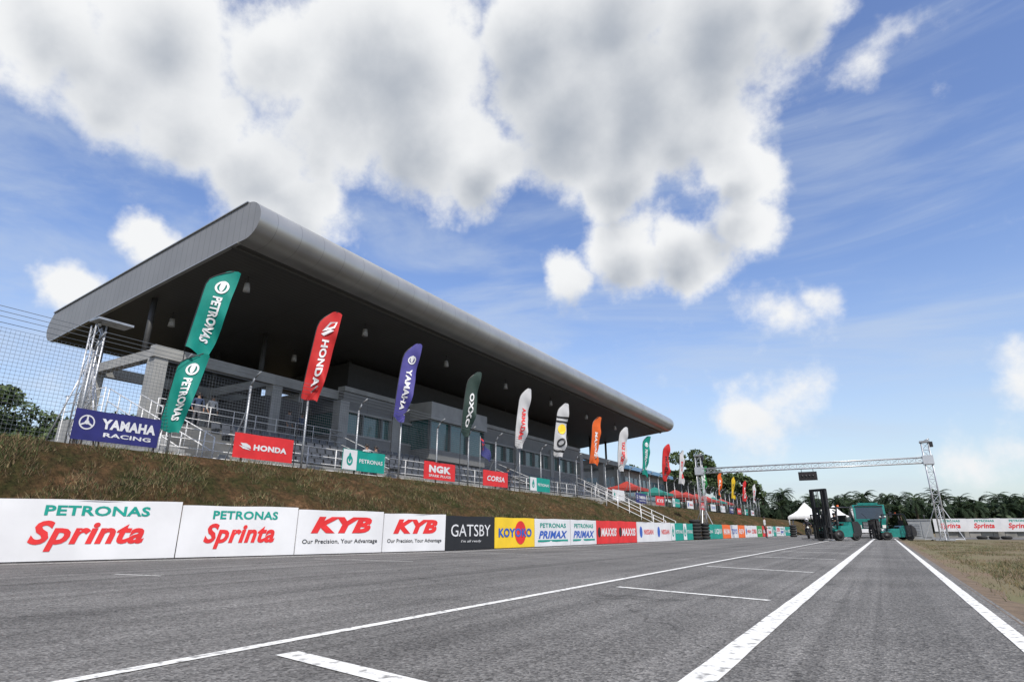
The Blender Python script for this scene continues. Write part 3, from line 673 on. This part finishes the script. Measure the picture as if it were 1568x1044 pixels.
# ------------------------------------------------------------------ people
SK=mat('skin',(.28,.15,.09),.6); HAIR=mat('hair',(.012,.01,.009),.6)
def cloth(n,c): return mat('cloth_'+n,c,.85,var=.2,scale=8)
def person(loc,rot,shirt,trous,pose='stand',name='person',helmet=None,parent=None):
    if pose=='stand':
        J={'pel':(0,0,.95),'sp':(0,.01,1.15),'ch':(0,0,1.36),'nk':(0,0,1.48),'hd':(0,-.01,1.60),
           'hl':(.09,0,.92),'kl':(.11,-.03,.50),'al':(.12,.02,.09),'tl':(.13,-.14,.04),'hr':(-.09,0,.92),'kr':(-.12,-.05,.50),'ar':(-.14,.0,.09),'tr':(-.16,-.16,.04),
           'sl':(.19,0,1.40),'el':(.26,.03,1.12),'wl':(.25,-.07,.88),'sr':(-.19,0,1.40),'er':(-.27,.02,1.12),'wr':(-.22,-.10,.90)}
    else:
        J={'pel':(0,.05,.80),'sp':(0,.02,1.0),'ch':(0,-.08,1.2),'nk':(0,-.11,1.31),'hd':(0,-.15,1.43),
           'hl':(.1,.03,.78),'kl':(.20,-.38,.72),'al':(.18,-.32,.32),'tl':(.18,-.48,.28),'hr':(-.1,.03,.78),'kr':(-.20,-.38,.72),'ar':(-.18,-.32,.32),'tr':(-.18,-.48,.28),
           'sl':(.19,-.08,1.24),'el':(.30,-.25,1.05),'wl':(.28,-.48,1.02),'sr':(-.19,-.08,1.24),'er':(-.30,-.25,1.05),'wr':(-.28,-.48,1.02)}
    R={'pel':.13,'sp':.12,'ch':.145,'nk':.055,'hd':.095,'hl':.085,'kl':.06,'al':.042,'tl':.04,'hr':.085,'kr':.06,'ar':.042,'tr':.04,'sl':.06,'el':.043,'wl':.028,'sr':.06,'er':.043,'wr':.028}
    E=[('pel','sp'),('sp','ch'),('ch','nk'),('nk','hd'),('pel','hl'),('hl','kl'),('kl','al'),('al','tl'),('pel','hr'),('hr','kr'),('kr','ar'),('ar','tr'),('ch','sl'),('sl','el'),('el','wl'),('ch','sr'),('sr','er'),('er','wr')]
    ks=list(J); me=bpy.data.meshes.new('b'); me.from_pydata([J[k] for k in ks],[(ks.index(a),ks.index(b_)) for a,b_ in E],[])
    ob=bpy.data.objects.new('b',me); COL.objects.link(ob); sk=ob.modifiers.new('s','SKIN'); ob.modifiers.new('u','SUBSURF').levels=1
    for i,k in enumerate(ks): me.skin_vertices[0].data[i].radius=(R[k],R[k]*(.8 if k in('pel','sp','ch') else 1))
    me.skin_vertices[0].data[0].use_root=True
    dg=bpy.context.evaluated_depsgraph_get(); dg.update(); nm=bpy.data.meshes.new_from_object(ob.evaluated_get(dg)); bpy.data.objects.remove(ob)
    mb=MB(); vs=[v.co.copy() for v in nm.vertices]
    lab={'hd':0,'nk':0,'ch':1,'sp':1,'sl':1,'sr':1,'el':1,'er':1,'wl':0,'wr':0,'pel':2,'hl':2,'hr':2,'kl':2,'kr':2,'al':2,'ar':2,'tl':3,'tr':3}
    for p in nm.polygons:
        c=p.center; k=min(ks,key=lambda q:(V(J[q])-c).length/ (1 if q not in('ch','pel') else 1.5)); mb.f.append(tuple(p.vertices)); mb.m.append(lab[k]); mb.sm.append(True)
    mb.v=[tuple(v) for v in vs]
    h=V(J['hd'])
    if helmet: mb.ball((h.x,h.y,h.z+.02),.14,5,8); mb.box((h.x,h.y-.12,h.z+.02),(.18,.05,.09),4)
    else:
        mb.ball((h.x,h.y+.02,h.z+.045),.105,4,7,(1,1.05,.9)); mb.ball((h.x,h.y-.105,h.z-.005),.016,0,4)
        for s in(-1,1): mb.ball((h.x+s*.035,h.y-.09,h.z+.02),.011,4,4); mb.ball((h.x+s*.098,h.y,h.z),.022,0,4)
        mb.box((h.x,h.y-.093,h.z-.045),(.04,.01,.01),3)
    for s,w,e in((1,'wl','el'),(-1,'wr','er')):
        W0=V(J[w]); d=(W0-V(J[e])).normalized(); pl=W0+d*.07; mb.tube(W0,pl,.028,0,6,.036); sd=V((0,1,0)) if abs(d.z)>.6 else V((1,0,0))
        for i in range(4): a=pl+sd*(i-1.5)*.018; b_=a+d*(.04+.008*(i in(1,2))); mb.tube(a,b_,.009,0,5); mb.tube(b_,b_+(d+V((0,-.5,-.2))).normalized()*.03,.008,0,5)
        mb.tube(W0+d*.02+sd*-.03,W0+d*.06+sd*-.055,.010,0,5)
    shoe=cloth('shoe',(.03,.03,.03)); o=mb.build(name,[SK,shirt,trous,shoe,HAIR,P['white'] if helmet else HAIR],loc=loc,rz=rot)
    if parent: o.parent=parent
    return o
cs=[cloth('dark',(.03,.03,.04)),cloth('blue',(.04,.06,.12)),cloth('red',(.25,.03,.03)),cloth('white',(.5,.5,.5)),cloth('teal',(.02,.15,.13)),cloth('grey',(.10,.10,.11))]
for i,(x,y,z) in enumerate([(-26.2,15.4,dk),(-26.2,16.1,dk),(-26.0,20.3,dk),(-26.2,21.3,dk),(-20.2,20.3,TZ),(-20.3,21.0,TZ),(-20.2,33,TZ),(-8.5,55,.03)]):
    person((x,y,z),math.radians(70+17*i%50),cs[(i*2+1)%6],cs[0 if i%2 else 5])
def scooter(loc,rz_):
    m=MB()
    for y in(-.62,.62): m.torus((0,y,.27),.21,.06,0,'x',20,8); m.tube((-.03,y,.27),(.03,y,.27),.1,1,10)
    for s in(-.06,.06): m.tube((s,-.62,.27),(s*.8,-.38,.95),.022,1,6)
    m.ext([(-.42,.30),(-.30,.28),(.25,.30),(.75,.62),(.72,.74),(.2,.76),(.02,.52),(-.25,.45),(-.36,.92),(-.46,.90)],'x',-.13,.13,2)
    m.b2((-.12,.0,.74),(.12,.7,.81),0); m.tube((-.32,-.40,1.0),(.32,-.40,1.0),.018,1,6); m.ball((0,-.5,.86),.09,3,6)
    for s in(-1,1): m.tube((s*.2,-.4,1.0),(s*.28,-.38,1.17),.008,1,5); m.ball((s*.28,-.38,1.19),.05,1,5,(1,.3,.7))
    m.tube((.15,.1,.3),(.17,.75,.36),.04,1,8); m.ball((0,-.62,.42),.14,2,6,(.6,1.2,.6))
    return m.build('motor_scooter',[RUB,DARK,mat('scooter_paint',(.03,.03,.035),.2),mat('lamp_lens',(.7,.7,.65),.1)],loc=loc,rz=rz_)
scooter((-5.4,56,.02),.15); person((-5.4,56.05,.02),.15,cs[0],cs[0],'ride','scooter_rider',helmet=True)
# ------------------------------------------------------------------ forklift
TEALP=mat('teal_machine_paint',(.01,.19,.165),.35,var=.25,scale=5)
def wheel(m,x,y,z,R,w,mt,mh,axis='x'):
    m.tube((x-w/2,y,z),(x+w/2,y,z),R*.62,mh,14)
    m.torus((x,y,z),R*.74,R*.26,mt,'x',20,8)
    if w>R*.5: m.torus((x-w*.25,y,z),R*.76,R*.24,mt,'x',20,8); m.torus((x+w*.25,y,z),R*.76,R*.24,mt,'x',20,8)
def forklift(loc,rz_,mast_h,name='forklift'):
    m=MB()
    m.ext([(-1.0,.25),(.9,.25),(1.05,.45),(1.05,1.05),(.9,1.2),(.35,1.2),(.2,.95),(-.35,.95),(-.5,.62),(-1.0,.62)],'x',-.58,.58,0)
    m.ext([(.55,.3),(1.12,.35),(1.18,.6),(1.15,1.0),(.95,1.24),(.5,1.24)],'x',-.63,.63,1)
    for s in(-1,1):
        wheel(m,s*.6,-.72,.36,.36,.26,2,1); wheel(m,s*.52,.72,.29,.29,.2,2,1)
        m.b2((s*.48,-1.05,.62),(s*.72,-.35,.72),0)
        m.path([(s*.52,-.62,.7),(s*.5,-.42,2.15),(s*.5,.62,2.15),(s*.55,.75,1.2)],.045,1,6)
    for k in range(7): m.b2((-.5,-.42+k*.17,2.13),(.5,-.36+k*.17,2.17),1)
    m.b2((-.25,.1,.97),(.25,.55,1.12),2); m.b2((-.25,.48,1.1),(.25,.6,1.65),2); m.tube((0,-.45,.8),(0,-.2,1.2),.03,1,6); m.torus((0,-.18,1.23),.16,.018,1)
    for s in(-1,1):
        m.b2((s*.40,-1.18,.12),(s*.54,-1.0,mast_h),1); m.b2((s*.26,-1.24,.15),(s*.37,-1.12,mast_h-.1),1); m.tube((s*.16,-1.12,.2),(s*.16,-1.12,mast_h*.62),.045,1,8)
        m.tube((s*.4,-1.03,1.0),(s*.4,-.5,.7),.035,3,6)
        m.b2((s*.28,-1.42,.12),(s*.42,-1.34,1.0),1); m.b2((s*.28,-2.4,.10),(s*.42,-1.36,.15),1)
        m.tube((s*.05,-1.18,.2),(s*.05,-1.18,mast_h-.1),.02,1,5)
    for z in (.3,mast_h*.36,mast_h*.6,mast_h-.14): m.b2((-.54,-1.16,z),(.54,-1.05,z+.16),1)
    for z in (.45,.85): m.b2((-.6,-1.35,z),(.6,-1.27,z+.1),1)
    for k in range(8): m.b2((-.58+k*.157,-1.33,.9),(-.53+k*.157,-1.29,1.65),1)
    m.b2((-.6,-1.33,1.63),(.6,-1.29,1.7),1)
    m.tube((0,.3,2.17),(0,.3,2.32),.06,4,10)
    for s in(-1,1): m.tube((s*.42,-.5,1.95),(s*.42,-.58,1.95),.08,5,10)
    return m.build(name,[TEALP,DARK,RUB,METAL,P['orange'],mat('lamp_lens',(.7,.7,.65),.1)],loc=loc,rz=rz_)
forklift((-2.75,47.6,0),math.radians(-38),3.35).scale=(1.2,1.15,1.0)
forklift((.55,52.5,0),math.radians(-70),1.75).scale=(1.05,1.05,.82)
person((-2.75,47.6,.25),math.radians(-38),cs[5],cs[0],'ride','forklift_driver')
def truck(loc,rz_):
    m=MB()
    pr=[(-.05,.55),(-.12,1.35),(.05,2.35),(.25,2.5),(1.6,2.5),(1.7,2.4),(1.7,.55)]
    m.ext(pr,'x',-1.1,1.1,0)
    m.add([(-.98,-.125,1.42),(.98,-.125,1.42),(.93,.025,2.28),(-.93,.025,2.28)],[(0,1,2,3)],1)
    for s in(-1,1):
        m.add([(s*1.106,.15,1.45),(s*1.106,1.3,1.45),(s*1.106,1.3,2.25),(s*1.106,.3,2.25)],[(0,1,2,3)],1)
        m.b2((s*.72,-.16,.72),(s*1.02,-.06,.95),3); m.path([(s*1.1,.0,2.1),(s*1.38,-.15,2.1),(s*1.38,-.15,1.5)],.02,2,5); m.b2((s*1.28,-.2,1.5),(s*1.48,-.14,1.95),2)
        m.tube((s*.25,-.14,1.42),(s*.55,-.07,1.85),.012,2,4)
        for y in(.75,4.4): wheel(m,s*.95,y,.46,.46,.28,4,5)
        m.b2((s*1.16,1.9,1.1),(s*1.12,6.4,1.65),0)
        m.b2((s*.4,1.2,.6),(s*.5,6.3,.85),2)
    m.b2((-1.12,-.22,.38),(1.12,-.04,.66),6); m.b2((-.62,-.15,.72),(.62,-.08,1.2),2)
    for k in range(4): m.b2((-.58,-.17,.76+k*.11),(.58,-.15,.80+k*.11),5)
    m.b2((-.3,-.235,.42),(.3,-.222,.56),7)
    m.b2((-1.15,1.85,1.0),(1.15,6.4,1.1),2); m.b2((-1.15,1.85,1.1),(1.15,1.92,2.3),0); m.b2((-1.15,6.33,1.1),(1.15,6.4,1.65),0)
    m.b2((-.7,.2,2.5),(.7,1.1,2.66),0); m.b2((-1.0,-.02,2.36),(1.0,.02,2.44),2)
    return m.build('flatbed_truck',[TEALP,mat('windscreen',(.02,.03,.035),.05,spec=1.0),DARK,mat('lamp_lens',(.7,.7,.65),.1),RUB,METAL,P['white'],P['black']],loc=loc,rz=rz_,sc=1.22)
truck((-1.0,69,0),math.radians(8))
m=MB(); m.b2((1.5,52.6,.05),(2.9,53.8,1.35),0); m.b2((1.45,52.55,1.35),(2.95,53.85,1.42),1)
for k in range(8): m.b2((1.6,52.57,.3+k*.11),(2.2,52.6,.35+k*.11),1)
m.b2((2.3,52.57,.2),(2.8,52.6,1.25),0)
for x in(1.6,2.8): m.box((x,53.2,.03),(.1,1.1,.1),2)
m.tube((2.6,53.5,1.4),(2.6,53.5,1.75),.04,2,8)
m.build('generator',[mat('grey_cabinet',(.32,.33,.34),.5,.3),METAL,DARK])
# ------------------------------------------------------------------ sun, sky
S=V((.48,-.42,.77)).normalized(); el=math.asin(S.z); rot=math.atan2(S.x,S.y)
sl=bpy.data.lights.new('sun','SUN'); sl.energy=4.9; sl.angle=math.radians(.5); sl.color=(1,.95,.87)
so=bpy.data.objects.new('sun',sl); COL.objects.link(so); so.rotation_euler=S.to_track_quat('Z','Y').to_euler(); so.location=(20,-20,60)
w=bpy.data.worlds.new('World'); scene.world=w; w.use_nodes=True; nt=w.node_tree; N=nt.nodes; L=nt.links
bg=N['Background']; bg.inputs['Strength'].default_value=.12
sky=N.new('ShaderNodeTexSky'); sky.sky_type='NISHITA'; sky.sun_disc=False; sky.sun_elevation=el; sky.sun_rotation=rot; sky.air_density=1.1; sky.dust_density=1.0; sky.ozone_density=2.0
hs=N.new('ShaderNodeHueSaturation'); hs.inputs['Saturation'].default_value=1.10; hs.inputs['Value'].default_value=1.6; hs.inputs['Hue'].default_value=.512; L.new(sky.outputs[0],hs.inputs['Color'])
blobs=[(-1.06,.285,.805,.12,1),(-.997,.354,.721,.12,1),(-.917,.371,.805,.15,1),(-.894,.44,.658,.12,1),(-.81,.515,.594,.12,1),(-.753,.573,.531,.09,1),(-.702,.552,.668,.13,1),(-.752,.486,.763,.12,1),(-1.099,.241,.859,.10,1),
 (-.59,.584,.763,.17,1),(-.572,.638,.647,.12,1),(-.484,.708,.604,.08,1),(-.365,.704,.805,.13,1),(-.346,.759,.689,.15,1),(-.227,.819,.721,.16,1),(-.17,.877,.658,.11,1),(-.106,.856,.816,.15,1),(.015,.913,.859,.09,1),(-.276,.837,.594,.09,1),(-.244,.761,.848,.14,1),
 (-.108,.944,.578,.07,1),(-.131,.96,.499,.07,1),(-.215,.928,.451,.075,1),(-.302,.879,.441,.08,1),(-.394,.838,.404,.065,1),(-.295,.845,.541,.06,.9),
 (-1.005,.451,.451,.06,.85),(-1.148,.399,.3615,.05,.9),(-.111,1.036,.33,.07,.5),(-.166,1.062,.171,.08,.5),(.225,1.254,.2875,.07,.5),(-.104,1.088,.203,.08,.48),(.084,.99,.763,.06,.46),(-.04,1.07,.37,.05,.4),(.12,1.2,.12,.08,.45),(.19,1.24,.16,.06,.4),(-.96,.44,.60,.05,.4),
 (.9,-.3,.5,.2,1),(.5,-.9,.4,.25,1),(-.5,-.8,.5,.2,1)]
def mkgroup(gname,warps,fbm,smooth=0,mass1=1.):
    ng=bpy.data.node_groups.new(gname,'ShaderNodeTree')
    ng.interface.new_socket('Vector',in_out='INPUT',socket_type='NodeSocketVector'); ng.interface.new_socket('Field',in_out='OUTPUT',socket_type='NodeSocketFloat')
    GN=ng.nodes;GL=ng.links; gi=GN.new('NodeGroupInput'); go=GN.new('NodeGroupOutput')
    cur=gi.outputs[0]
    for sc,am_,det in warps:
        n=GN.new('ShaderNodeTexNoise'); n.inputs['Scale'].default_value=sc; n.inputs['Detail'].default_value=det; n.inputs['Roughness'].default_value=.62; GL.new(gi.outputs[0],n.inputs['Vector'])
        s1=GN.new('ShaderNodeVectorMath'); s1.operation='MULTIPLY_ADD'; GL.new(n.outputs['Color'],s1.inputs[0]); s1.inputs[1].default_value=(am_,)*3; s1.inputs[2].default_value=(-am_/2,)*3
        s3=GN.new('ShaderNodeVectorMath'); s3.operation='ADD'; GL.new(cur,s3.inputs[0]); GL.new(s1.outputs[0],s3.inputs[1]); cur=s3.outputs[0]
    acc=None
    for bi,(x,y,z,r,wt) in enumerate(blobs):
        if bi<9: wt*=mass1
        v=V((x,y,z)); l=v.length; c=v/l; rr=r/l*1.30
        d=GN.new('ShaderNodeVectorMath'); d.operation='DISTANCE'; GL.new(cur,d.inputs[0]); d.inputs[1].default_value=c
        k=GN.new('ShaderNodeMath'); k.operation='MULTIPLY_ADD'; GL.new(d.outputs['Value'],k.inputs[0]); k.inputs[1].default_value=-wt/rr; k.inputs[2].default_value=wt
        if acc is None: acc=k.outputs[0]
        else:
            m_=GN.new('ShaderNodeMath'); m_.operation='SMOOTH_MAX' if smooth else 'MAXIMUM'; m_.inputs[2].default_value=smooth; GL.new(acc,m_.inputs[0]); GL.new(k.outputs[0],m_.inputs[1]); acc=m_.outputs[0]
    mx_=GN.new('ShaderNodeMath'); mx_.operation='MAXIMUM'; GL.new(acc,mx_.inputs[0]); mx_.inputs[1].default_value=0; acc=mx_.outputs[0]
    if fbm:
        n=GN.new('ShaderNodeTexNoise'); n.inputs['Scale'].default_value=8; n.inputs['Detail'].default_value=9; n.inputs['Roughness'].default_value=.62; GL.new(gi.outputs[0],n.inputs['Vector'])
        k=GN.new('ShaderNodeMath'); k.operation='MULTIPLY_ADD'; GL.new(n.outputs['Fac'],k.inputs[0]); k.inputs[1].default_value=fbm; k.inputs[2].default_value=-fbm/2
        k2=GN.new('ShaderNodeMath'); k2.operation='ADD'; GL.new(acc,k2.inputs[0]); GL.new(k.outputs[0],k2.inputs[1]); acc=k2.outputs[0]
    GL.new(acc,go.inputs[0]); return ng
tc=N.new('ShaderNodeTexCoord'); D=tc.outputs['Generated']
g1=N.new('ShaderNodeGroup'); g1.node_tree=mkgroup('cloud_field',((4.5,.13,2),(14,.055,4)),1.15,.05); L.new(D,g1.inputs[0])
off=N.new('ShaderNodeVectorMath'); off.operation='ADD'; L.new(D,off.inputs[0]); off.inputs[1].default_value=(.02,-.01,.045)
g2=N.new('ShaderNodeGroup'); g2.node_tree=mkgroup('cloud_depth',((3.5,.14,3),(12,.04,3)),0,.35,.78); L.new(off.outputs[0],g2.inputs[0])
def wmr(s,a,b_,c,d,sm=True):
    r=N.new('ShaderNodeMapRange'); r.interpolation_type='SMOOTHSTEP' if sm else 'LINEAR'; r.inputs[1].default_value=a;r.inputs[2].default_value=b_;r.inputs[3].default_value=c;r.inputs[4].default_value=d; L.new(s,r.inputs[0]); return r.outputs[0]
dens=wmr(g1.outputs[0],.12,.52,0,1)
av=N.new('ShaderNodeMath'); av.operation='MULTIPLY_ADD'; L.new(g1.outputs[0],av.inputs[0]); av.inputs[1].default_value=.38; L.new(g2.outputs[0],av.inputs[2])
thick=wmr(av.outputs[0],.42,1.40,0,1)
ccol=N.new('ShaderNodeMix'); ccol.data_type='RGBA'; ccol.inputs['A'].default_value=(7.6,7.7,7.8,1); ccol.inputs['B'].default_value=(3.3,3.65,4.2,1); L.new(thick,ccol.inputs['Factor'])
mp=N.new('ShaderNodeMapping'); mp.inputs['Scale'].default_value=(1.0,2.6,7); mp.inputs['Rotation'].default_value=(.2,.1,.7); L.new(D,mp.inputs['Vector'])
n=N.new('ShaderNodeTexNoise'); n.inputs['Scale'].default_value=1.6; n.inputs['Detail'].default_value=7; n.inputs['Roughness'].default_value=.58; n.inputs['Distortion'].default_value=.6; L.new(mp.outputs[0],n.inputs['Vector'])
cir=wmr(n.outputs['Fac'],.40,.74,0,.5)
# pale haze towards the horizon
sz=N.new('ShaderNodeSeparateXYZ'); L.new(D,sz.inputs[0])
hz=wmr(sz.outputs[2],0,.42,.55,0)
m0=N.new('ShaderNodeMix'); m0.data_type='RGBA'; L.new(hz,m0.inputs['Factor']); L.new(hs.outputs[0],m0.inputs['A']); m0.inputs['B'].default_value=(4.6,5.3,6.3,1)
m1=N.new('ShaderNodeMix'); m1.data_type='RGBA'; L.new(cir,m1.inputs['Factor']); L.new(m0.outputs['Result'],m1.inputs['A']); m1.inputs['B'].default_value=(5.0,5.7,6.7,1)
m2=N.new('ShaderNodeMix'); m2.data_type='RGBA'; L.new(dens,m2.inputs['Factor']); L.new(m1.outputs['Result'],m2.inputs['A']); L.new(ccol.outputs['Result'],m2.inputs['B'])
L.new(m2.outputs['Result'],bg.inputs['Color'])
w.cycles.sampling_method='MANUAL'; w.cycles.sample_map_resolution=256
# ------------------------------------------------------------------ camera
cd=bpy.data.cameras.new('camera'); cd.lens=20.67; cd.sensor_width=36; cd.clip_end=8000; cd.clip_start=.05
co=bpy.data.objects.new('camera',cd); COL.objects.link(co); co.location=(0,0,.65); co.rotation_euler=(math.radians(90+17.85),0,math.radians(31.1)); scene.camera=co
scene.view_settings.view_transform='Standard'; scene.view_settings.look='None'; scene.view_settings.exposure=0
